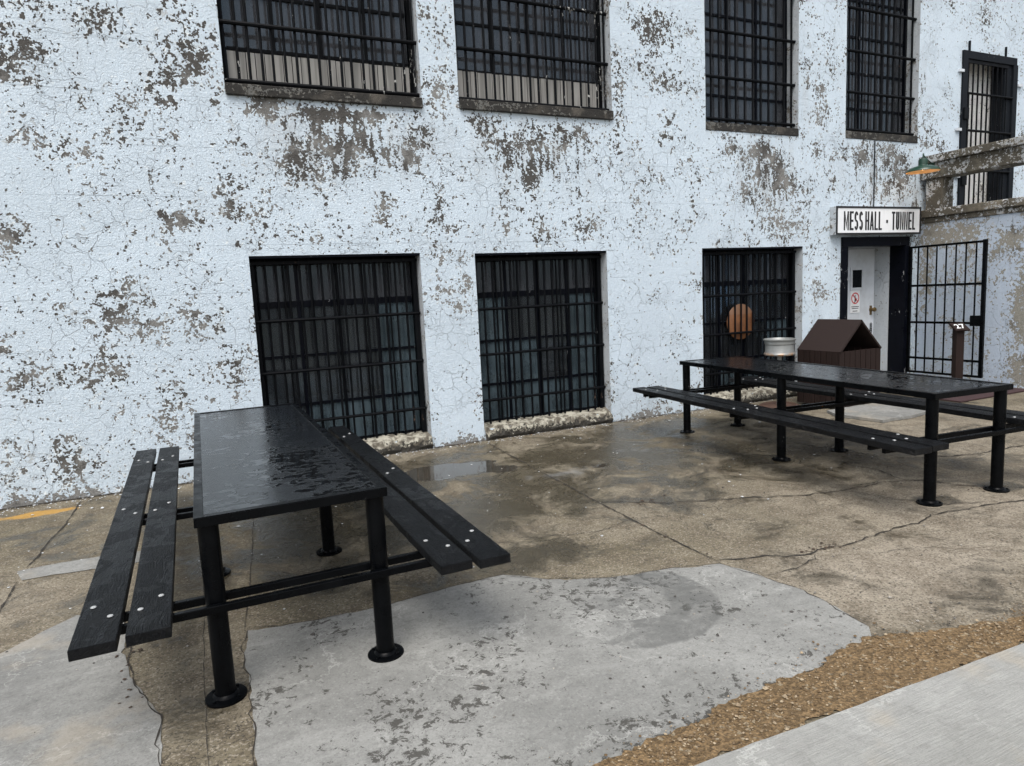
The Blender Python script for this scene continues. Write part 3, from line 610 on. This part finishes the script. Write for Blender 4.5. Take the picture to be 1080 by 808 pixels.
# upper barred doorway on the terrace
x0, x1, z0, z1 = UD; ud = link('barred_doorway', None, parent=bld, loc=(x0, 0, z0)); W = x1-x0; H = z1-z0
b = MB(); reveal(b, (0, W, 0, H), .22); b.add([(0, .22, 0), (0, .22, H), (W, .22, H), (W, .22, 0)], [(0, 3, 2, 1)]); b.build('doorway_recess', M['white2'], ud)
b = MB(); b.box(-.05, .06, -.03, .03, 0, H+.04); b.box(W-.06, W+.05, -.03, .03, 0, H-.06); b.box(.061, W+.02, -.03, .03, H-.07, H+.04); b.box(W-.22, W-.061, .0, .20, 0, H-.071); b.build('doorway_frame', M['greyframe'], ud, bevel=.004)
b = MB()
for i in range(9): a = .11+(W-.3)*i/8; b.tube([(a, .0, 0), (a, 0, H-.07)], .012, 8)
for zz in (H*.28, H*.53, H*.76): b.tube([(.06, -.02, zz), (W-.06, -.02, zz)], .018, 8)
b.box(.061, W-.161, -.012, .012, H-.12, H-.075)
b.build('doorway_bars', M['bar'], ud, smooth=True)
b = MB(); b.box(.05, .38, .14, .215, H*.42, H*.78); b.build('inner_panel', M['frame'], ud)
for zz in (.5, 1.45): 
    b = MB(); b.box(-.04, .07, -.06, -.031, zz-.08, zz+.08); b.build('hinge', M['bar'], ud, bevel=.003)
for (a, zz) in ((-.16, .55), (-.16, 1.22), (-.14, 2.05), (W+.07, 1.95)):
    b = MB(); b.box(a, a+.11, -.035, -.002, zz-.02, zz+.02); b.build('wall_bracket', M['doorp'], ud, bevel=.003)
for a in (.08, W*.78):
    b = MB(); b.box(a, a+.02, -.03, -.005, H+.041, H+.18); b.build('wall_bracket', M['greyframe'], ud)

# ------------------------------------------------------------------ terrace
tw = tag(empty('terrace_wall', (9.6, 0, 0)), 'pale blue peeling terrace wall with concrete coping and rail right of the tunnel door', 'wall')
ty = cuts(-4.6, -.01, .06, []); tz = cuts(0, 2.27, .06, [])
Yg, Zg = np.meshgrid(ty, tz); ny = len(ty); i = (np.arange(len(tz)-1)[:, None]*ny+np.arange(ny-1)[None]).ravel()
V = np.stack([Yg.ravel()*0, Yg.ravel(), Zg.ravel()], -1); me = bpy.data.meshes.new('wall_face'); me.from_pydata(V.tolist(), [], np.stack([i, i+ny, i+ny+1, i+1], -1).tolist()); me.update()
link('wall_face', me, M['terrace'], tw); P = V[:, 1:]
R = .27+np.zeros(len(P)); G = np.zeros(len(P)); B = .75+np.zeros(len(P))
for a in [(-1.55, 1.0, .35, 1.2, .82), (-.5, 2.1, .8, .25, .8), (-.15, 1.6, .15, .8, .7), (-1.3, 1.9, .3, .3, .7), (-.7, .3, .3, .2, .45), (-1.7, .2, .4, .3, .9), (-.7, 1.5, .4, .3, .5), (-2.5, 1, .7, 1, .6)]: mx(R, *a)
mx(G, -.5, 2.1, 1, .4, .5); R *= 1-blob(P, -.95, .9, .25, .5, .35)
setcol(me, 'peel', np.stack([R, G, B], -1))
b = MB(); b.box(.02, 8, -4.59, -.012, .01, 2.20); b.build('terrace_block', M['coping'], tw)
b = MB(); b.box(-.02, .34, -4.62, -.012, 2.271, 2.345); b.box(-.055, .34, -4.62, -.012, 2.346, 2.455); b.build('coping', M['coping'], tw, bevel=.012)
b = MB(); b.box(-.0, .30, -4.6, -.012, 2.885, 3.10); b.box(-.045, .33, -4.6, -.012, 3.101, 3.205); b.build('rail_beam', M['coping'], tw, bevel=.012)
for yy in (-.20, -2.6, -4.4):
    b = MB(); b.box(.03, .28, yy-.12, yy+.12, 2.4555, 2.8845); b.build('rail_post', M['coping'], tw, bevel=.01)

# ------------------------------------------------------------------ sign
def text_mesh(body, size, ext=.002, bold=.0, sx=1., shear=0.):
    cu = bpy.data.curves.new('t', 'FONT'); cu.body = body; cu.size = size; cu.extrude = ext; cu.offset = bold; cu.align_x = 'CENTER'; cu.align_y = 'CENTER'; cu.shear = shear; cu.resolution_u = 4
    o = bpy.data.objects.new('t', cu); C.objects.link(o); bpy.context.view_layer.update()
    me = bpy.data.meshes.new_from_object(o.evaluated_get(bpy.context.evaluated_depsgraph_get())); bpy.data.objects.remove(o)
    for v in me.vertices: v.co.x *= sx
    xs_ = [v.co.x for v in me.vertices]; ys_ = [v.co.y for v in me.vertices]
    return me, (min(xs_), max(xs_), min(ys_), max(ys_))
def fit_text(name, body, w, h, mat, parent, loc, rot, bold, ext=.0015):
    me, (a, b_, c, d_) = text_mesh(body, 1., ext, bold)
    for v in me.vertices: v.co.x = (v.co.x-(a+b_)/2)*w/(b_-a); v.co.y = (v.co.y-(c+d_)/2)*h/(d_-c)
    return link(name, me, mat, parent, loc, rot)
m = NT('black_letter'); M['ink'] = m.fin((.012, .012, .013), .5)
m = NT('sign_white'); M['swhite'] = m.fin(m.mix(m.step(m.noise(8, 5, .7), .5, .75, 0, .5), (.80, .82, .83), (.62, .63, .62)), .45)
SX0, SX1, SZ0, SZ1 = 7.80, 9.50, 2.125, 2.50
sg = tag(empty('hanging_sign', ((SX0+SX1)/2, -.10, SZ0)), 'long white sign with black lettering above the tunnel door', 'sign')
hw = (SX1-SX0)/2; hh = SZ1-SZ0
b = MB(); b.box(-hw, hw, .0, .095, 0, hh); b.build('sign_box', M['jamb'], sg, bevel=.004)
b = MB(); b.box(-hw+.025, hw-.025, -.006, -.001, .025, hh-.025); b.build('sign_face', M['swhite'], sg)
b = MB(); t_ = .022
b.box(-hw+.0, hw, -.014, -.0005, 0, t_); b.box(-hw, hw, -.014, -.0005, hh-t_, hh); b.box(-hw, -hw+t_, -.014, -.0005, t_+.0005, hh-t_-.0005); b.box(hw-t_, hw, -.014, -.0005, t_+.0005, hh-t_-.0005); b.build('sign_border', M['ink'], sg)
u = lambda q: -hw+2*hw*(q-85)/(965-85)
def letter(ch, w, h, t):
    # condensed bold capitals as strokes: list of polygons in x 0..w, y 0..h
    tv = t; th = t*.82; q = []
    R_ = lambda x0, x1, y0, y1: q.append([(x0, y0), (x1, y0), (x1, y1), (x0, y1)])
    if ch in 'EL': R_(0, tv, 0, h); R_(tv, w, 0, th)
    if ch == 'E': R_(tv, w*.94, h/2-th/2, h/2+th/2); R_(tv, w, h-th, h)
    if ch == 'H': R_(0, tv, 0, h); R_(w-tv, w, 0, h); R_(tv, w-tv, h/2-th/2, h/2+th/2)
    if ch == 'T': R_(0, w, h-th, h); R_((w-tv)/2, (w+tv)/2, 0, h-th)
    if ch == 'N': R_(0, tv*.72, 0, h); R_(w-tv*.72, w, 0, h); q.append([(tv*.72, h), (tv*.72, h*.76), (w-tv*.72, 0), (w-tv*.72, h*.24)])
    if ch == 'M':
        s_ = tv*.72; R_(0, s_, 0, h); R_(w-s_, w, 0, h); q.append([(s_, h), (s_, h*.66), (w/2, .04*h), (w/2, .36*h)]); q.append([(w-s_, h*.66), (w-s_, h), (w/2, .36*h), (w/2, .04*h)])
    if ch == 'A':
        a_ = tv*.95; q.append([(0, 0), (a_, 0), (w/2+a_*.35, h), (w/2-a_*.5, h)]); q.append([(w-a_, 0), (w, 0), (w/2+a_*.5, h), (w/2-a_*.1, h*.86)]); R_(w*.25, w*.75, h*.22, h*.22+th*.85)
    def arc(cx, cy, rx, ry, a0, a1, n=10):
        for k in range(n):
            p, r_ = math.radians(a0+(a1-a0)*k/n), math.radians(a0+(a1-a0)*(k+1)/n)
            f = lambda an, g: (cx+(rx-(tv if g else 0))*math.cos(an), cy+(ry-(th if g else 0))*math.sin(an))
            q.append([f(p, 0), f(r_, 0), f(r_, 1), f(p, 1)])
    if ch == 'U': ry = w*.75; R_(0, tv, ry, h); R_(w-tv, w, ry, h); arc(w/2, ry, w/2, ry, 180, 360)
    if ch == 'S':
        ry = (h+th)/4*1.0; arc(w/2, h-ry, w/2, ry, 20, 270); arc(w/2, ry, w/2, ry, 90, -160)
    return q
def word(body, x0, x1, zc, h, t, mat, parent):
    n = len(body); gap = t*.42; ww = [1.25 if c == 'M' else (.86 if c == 'L' else 1.) for c in body]; un = (x1-x0-gap*(n-1))/sum(ww); x = x0; b = MB()
    for c, k in zip(body, ww):
        for poly in letter(c, un*k, h, t):
            m_ = len(poly); b.add([(x+px_, -.0085, zc-h/2+pz_) for px_, pz_ in poly], [tuple(range(m_))])
        x += un*k+gap
    b.build('lettering', mat, parent)
for body, a, c in (('MESS', 158, 350), ('HALL', 372, 545), ('TUNNEL', 648, 903)):
    word(body, u(a), u(c), hh*.49, .25, {'MESS': .035, 'HALL': .031, 'TUNNEL': .033}[body], M['ink'], sg)
b = MB(); b.box(u(590), u(608), -.0095, -.0065, .155, .195); b.build('lettering', M['ink'], sg)

# notice on the door
nt = tag(empty('door_notice', (8.86, .435, 1.20)), 'white notice with red prohibition circle on the tunnel door', 'notice')
b = MB(); b.box(-.10, .10, -.002, .001, -.17, .17); b.build('notice_sheet', M['swhite'], nt)
m = NT('sign_red'); M['red'] = m.fin((.55, .04, .045), .5)
b = MB(); n_ = 32
for k in range(n_):
    a0, a1 = 2*math.pi*k/n_, 2*math.pi*(k+1)/n_
    v = [(r_*math.cos(t), -.0045, .045+r_*math.sin(t)) for r_, t in ((.068, a0), (.068, a1), (.085, a1), (.085, a0))]; b.add(v, [(0, 1, 2, 3)])
c_ = .049; b.add([(-c_-.006, -.0045, .045+c_-.006), (c_-.006, -.0045, .045-c_-.006), (c_+.006, -.0045, .045-c_+.006), (-c_+.006, -.0045, .045+c_+.006)], [(0, 1, 2, 3)])
b.build('prohibition_ring', M['red'], nt)
b = MB(); b.box(-.012, .014, -.0035, -.0025, -.005, .06); b.box(-.01, .006, -.0035, -.0025, .065, .088); b.box(.015, .04, -.0035, -.0025, .03, .04); b.box(-.02, -.006, -.0035, -.0025, -.02, -.006); b.build('figure_symbol', M['ink'], nt)
b = MB()
for zz, ww in ((-.085, .08), (-.110, .07), (-.150, .05)): b.box(-ww, ww, -.0035, -.0025, zz, zz+.010)
b.build('text_lines', M['ink'], nt)

# conduit
b = MB(); b.tube([(8.64, -.014, 2.50), (8.64, -.014, 3.40)], .007, 8); tag(b.build('conduit', M['bar'], smooth=True), 'thin dark conduit running down the wall to the white sign', 'conduit')

# lamp
m = NT('green_enamel'); M['green'] = m.fin(m.mix(m.noise(14, 4), (.010, .035, .022), (.016, .052, .034)), .3, m.bump(m.noise(40), .1, .002))
m = NT('lamp_inner'); M['linner'] = m.fin(m.mix(m.noise(14, 4), (.72, .52, .30), (.60, .38, .18)), .5)
m = NT('bulb'); m.b.inputs['Emission Color'].default_value = (1, .62, .28, 1); m.b.inputs['Emission Strength'].default_value = 14.; M['bulb'] = m.fin((.9, .8, .6), .4)
LX, LY, LZ = 9.12, -.38, 2.93
lp = tag(empty('wall_lamp', (LX, LY, LZ)), 'green enamel barn lamp beside the end of the concrete rail above the sign', 'lamp')
b = MB(); b.lathe([(.205, 0), (.203, .012), (.185, .035), (.15, .058), (.10, .074), (.062, .082), (.056, .09), (.056, .15), (.05, .17), (.030, .18), (.0, .184)], 32); b.build('lamp_shade', M['green'], lp, smooth=True)
b = MB(); b.lathe([(.2035, .0), (.200, .010), (.182, .031), (.147, .054), (.098, .070), (.03, .078), (0, .078)], 32); b.build('shade_lining', M['linner'], lp, smooth=True)
b = MB(); b.lathe([(0, .025), (.018, .03), (.028, .045), (.024, .06), (.018, .076)], 16); b.build('bulb', M['bulb'], lp, smooth=True)
b = MB(); b.tube([(0, 0, .18), (0, 0, .215), (.03, .02, .24), (.12, .08, .235), (.34, .17, .20), (.462, .20, .17)], .011, 10); b.build('lamp_arm', M['green'], lp, smooth=True)
b = MB(); b.lathe([(0, 0), (.05, 0), (.05, .018), (0, .02)], 16); b.build('wall_plate', M['green'], lp, loc=(.478, .20, .17), rot=(0, math.radians(-90), 0))

# ------------------------------------------------------------------ picnic tables
def picnic_table(loc, ang, L, zb, u0, u1, label, W=.74, H=.76, skew=lambda s, u: 0.):
    t = tag(empty('picnic_table', loc, ang), label, 'picnic table', 'long black picnic tables in the yard')
    hL, hW = L/2, W/2
    b = MB(); b.box(-hL+.006, hL-.006, -hW+.006, hW-.006, H-.022, H-.003); b.build('tabletop', M['top'], t)
    b = MB()
    for s in (-1, 1):
        b.box(-hL, hL, s*(hW-.0), s*(hW-.036), H-.0028, H+.001); b.box(-hL, hL, s*hW, s*(hW-.0055), H-.038, H-.003)
        b.box(s*hL, s*(hL-.036), -hW+.0365, hW-.0365, H-.0028, H+.001); b.box(s*hL, s*(hL-.0055), -hW+.0058, hW-.0058, H-.038, H-.003)
    b.build('edge_frame', M['steel'], t, bevel=.0015)
    us = [-(hL-.055), 0, hL-.055]; lv = hW-.046
    for uu in us:
        for s in (-1, 1):
            b = MB(); b.tube([(uu, s*lv, .010), (uu, s*lv, H-.024)], .0385, 22); lg = b.build('leg', M['steel'], t, smooth=True)
            b = MB(); b.lathe([(.078, 0), (.079, .004), (.078, .010), (.050, .014), (.046, .022), (.041, .026)], 28, (uu, s*lv, 0))
            for q4 in range(4): an = .785+q4*1.571; b.lathe([(.008, .010), (.008, .018), (0, .019)], 6, (uu+.062*math.cos(an), s*lv+.062*math.sin(an), 0))
            b.build('base_plate', M['steel'], lg, smooth=True)
        for s in (-1, 1):
            b = MB(); a = uu+s*.056; b.box(a-.013, a+.013, -.81+skew(-1, uu), .81+skew(1, uu), zb-.0735, zb-.0415); b.build('cross_rail', M['steel'], t, bevel=.003)
    proto = None
    for s in (-1, 1):
        for (v0, v1) in ((.515, .655), (.68, .82)):
            j0, j1 = random.uniform(-.015, .015), random.uniform(-.015, .015)
            b = MB(); n_ = 24; V = []; 
            va, vb = s*v0, s*v1
            if va > vb: va, vb = vb, va
            for i in range(n_+1):
                q = u0+j0+(u1+j1-u0-j0)*i/n_; sag = .0015*math.sin(i*.9+s*3+v0*9)
                k_ = skew(s, q); V += [(q, va+k_, zb-.040+sag), (q, vb+k_, zb-.040+sag), (q, vb+k_, zb+sag), (q, va+k_, zb+sag)]
            Fq = [(3, 2, 1, 0), (n_*4, n_*4+1, n_*4+2, n_*4+3)]
            for i in range(n_):
                for k in range(4): Fq.append((i*4+k, i*4+(k+1) % 4, i*4+4+(k+1) % 4, i*4+4+k))
            b.add(V, Fq); me_loc = (0, 0, 0)
            pl = b.build('bench_plank', M['plank'], t, bevel=.004)
            for uu in us:
                for kk, (du, fv) in enumerate(((-.056, .25), (.056, .72)) if s*(v0-.6) > 0 else ((.056, .28), (-.05, .74))):
                    cv = (va+(vb-va)*fv)+skew(s, uu)
                    if proto is None:
                        q = MB(); q.lathe([(.0105, 0), (.0095, .0025), (.006, .004), (0, .005)], 14); proto = q.build('bolt', M['bolt'], pl, smooth=True, loc=(uu+du, cv, zb+.001))
                    else:
                        c2 = proto.copy(); C.objects.link(c2); c2.parent = pl; c2.location = (uu+du+random.uniform(-.01, .01), cv, zb+.001)
    return t
picnic_table((.264, -2.451, 0), 1.576, 2.90, .452, -1.67, 1.87, 'long black picnic table with wet top in the left foreground, seen end on', skew=lambda s, u: (-.045*(1.9-u)/3.5 if s > 0 else 0.))
picnic_table((4.795, -2.388, 0), 1.4877, 2.92, .492, -1.68, 1.66, 'long black picnic table farther right, in front of the door and wooden trash enclosure', skew=lambda s, u: (.11*(u+1.66)/3.3 if s < 0 else 0.))

# ------------------------------------------------------------------ objects near the door
m = NT('brown_composite'); n_ = m.noise(1, 4, .6, co=m.map((30, 30, 2))); M['brown'] = m.fin(m.mix(n_, (.014, .009, .008), (.030, .019, .0165)), .7, m.bump(n_, .3, .003), spec=.15)
m = NT('brown_roofing'); n_ = m.noise(80, 4, .8); M['roofb'] = m.fin(m.mix(n_, (.018, .012, .011), (.034, .024, .022)), .8, m.bump(n_, .5, .003), spec=.15)
te = tag(empty('trash_enclosure', (7.085, -.76, 0)), 'dark brown slatted trash enclosure with a gabled roof beside the tunnel door', 'trash enclosure')
ex, ey, eh = .355, .31, .69
b = MB()
n_ = 8
for s in (-1, 1):
    for i in range(n_):
        a = -ex+2*ex*i/n_; b.box(a+.005, a+2*ex/n_-.005, s*ey, s*(ey-.022), .03, eh)
    for i in range(7):
        a = -ey+.023+(2*ey-.046)*i/7; b.box(s*ex, s*(ex-.022), a+.005, a+(2*ey-.046)/7-.005, .03, eh+.004)
b.build('slatted_box', M['brown'], te, bevel=.002)
rid = 1.05; th = .022
for s in (-1, 1):
    b = MB(); x_e = s*(ex-.0); v = [(x_e, -ey-.01, eh+.003), (0, -ey-.01, rid), (0, ey, rid), (x_e, ey, eh+.003)]
    nx_, nz_ = s*(rid-eh), ex; l_ = math.hypot(nx_, nz_); o_ = Vector((-nx_/l_*th, 0, -nz_/l_*th)); v2 = [tuple(Vector(p)+o_) for p in v]
    v2 = [tuple(Vector(p)) for p in v2]
    b.add(v+v2, [(0, 1, 2, 3), (7, 6, 5, 4), (0, 4, 5, 1), (1, 5, 6, 2), (2, 6, 7, 3), (3, 7, 4, 0)]); b.build('roof_panel', M['roofb'], te)
b = MB(); b.add([(-ex+.0, ey-.024, eh-.08), (ex-.0, ey-.024, eh-.08), (ex, ey-.024, eh), (0, ey-.024, rid-.01), (-ex, ey-.024, eh)], [(0, 1, 2, 3, 4)]); b.box(-ex+.03, ex-.03, -ey+.03, ey-.03, .25, .26); b.build('back_gable', M['brown'], te)

m = NT('galvanised'); n_ = m.noise(12, 5, .7); col = m.mix(n_, (.17, .175, .17), (.30, .31, .30)); z_ = m.sep()[2]
col = m.mix(m.math('MULTIPLY', m.step(z_, .06, .0), m.step(m.noise(20, 4), .4, .6)), col, (.30, .16, .07)); M['galv'] = m.fin(col, .4, m.bump(n_, .2, .003), metal=.25)
m = NT('rusty'); n_ = m.noise(25, 5, .7); M['rust'] = m.fin(m.mix(n_, (.03, .018, .014), (.09, .045, .028)), .7, m.bump(n_, .4, .003))
ar = tag(empty('ash_stand', (6.30, -.58, 0)), 'pale metal wheel rim on a post used as an ash stand by the window', 'ash stand')
b = MB(); b.lathe([(.17, .0), (.192, .004), (.196, .02), (.188, .032), (.180, .045), (.178, .145), (.186, .155), (.188, .195), (.200, .205), (.203, .22), (.196, .224), (.182, .20), (.172, .17), (.168, .04), (.16, .03), (0, .028)], 40); b.build('wheel_rim', M['galv'], ar, smooth=True, loc=(0, 0, .665)).scale = (.92, .92, .88)
b = MB(); b.tube([(0, 0, .05), (0, 0, .68)], .03, 14); b.build('post', M['galv'], ar, smooth=True)
b = MB(); b.lathe([(.24, 0), (.245, .02), (.235, .05), (.19, .07), (.16, .05), (.04, .06), (0, .06)], 32); b.build('base', M['rust'], ar, smooth=True)

ms = tag(empty('marker_post', (9.07, -.97, 0), math.radians(-22)), 'dark brown marker post with slanted top numbered 27 in front of the open gate', 'marker post')
b = MB(); b.box(-.052, .052, -.04, .04, 0, .80); b.build('post', M['brown'], ms, bevel=.004)
b = MB(); b.box(-.095, .095, -.085, .085, -.012, .012); hd = b.build('slanted_top', M['brown'], ms, bevel=.003, loc=(0, -.01, .835), rot=(math.radians(32), 0, 0))
fit_text('number', '27', .13, .095, M['swhite'], hd, (0, 0, .0128), (0, 0, 0), .012, .0008)

m = NT('maroon_rubber'); n_ = m.noise(120, 3); M['mat'] = m.fin(m.mix(n_, (.030, .013, .014), (.055, .026, .027)), .85, m.bump(n_, .4, .003))
b = MB(); b.box(8.15, 9.55, -1.60, -1.02, .004, .022); tag(b.build('door_mat', M['mat'], bevel=.004), 'dark maroon rubber mat on the ground at the foot of the terrace wall', 'mat')

m = NT('orange_disc'); Xo, Yo, Zo = m.sep(); n_ = m.noise(9, 5, .6); col = m.mix(m.step(n_, .4, .65), (.19, .08, .032), (.11, .045, .02)); col = m.mix(m.step(Zo, .095, .10), col, (.17, .09, .05)); M['orange'] = m.fin(col, .5, m.bump(n_, .2, .003))
b = MB(); b.lathe([(0, -.008), (.22, -.008), (.229, -.004), (.231, 0), (.229, .004), (.22, .008), (0, .008)], 40)
me_ = b.build('round_board', M['orange'], smooth=True, loc=(6.38, .152, 1.05)); me_.data.transform(Matrix.Rotation(math.radians(90), 4, 'X')); tag(me_, 'orange round board behind the bars of the window nearest the door', 'round board')

# ------------------------------------------------------------------ light
W_ = bpy.data.worlds.new('World'); S.world = W_; W_.use_nodes = True; nt_ = W_.node_tree
bg = nt_.nodes['Background']; sky = nt_.nodes.new('ShaderNodeTexSky'); sky.sky_type = 'NISHITA'; sky.sun_disc = False
el, rot = math.radians(60), math.radians(215)
sky.sun_elevation = el; sky.sun_rotation = rot; sky.air_density = 1.; sky.dust_density = 3.5; sky.ozone_density = 1.
hs = nt_.nodes.new('ShaderNodeHueSaturation'); hs.inputs['Saturation'].default_value = .38; nt_.links.new(sky.outputs[0], hs.inputs['Color']); nt_.links.new(hs.outputs[0], bg.inputs['Color'])
bg.inputs['Strength'].default_value = .108
ld = bpy.data.lights.new('sun', 'SUN'); ld.energy = 1.0; ld.angle = math.radians(34); ld.color = (1, .97, .93); lo = bpy.data.objects.new('sun', ld); C.objects.link(lo)
# Nishita: rotation 0 = +Y, turning clockwise seen from above
dv = Vector((math.sin(rot)*math.cos(el), math.cos(rot)*math.cos(el), math.sin(el)))
lo.rotation_euler = dv.to_track_quat('Z', 'Y').to_euler()
S.view_settings.view_transform = 'Standard'; S.view_settings.look = 'None'; S.view_settings.gamma = 1; S.view_settings.exposure = 1.08
S.render.engine = 'CYCLES'; S.cycles.max_bounces = 8; S.cycles.transparent_max_bounces = 12
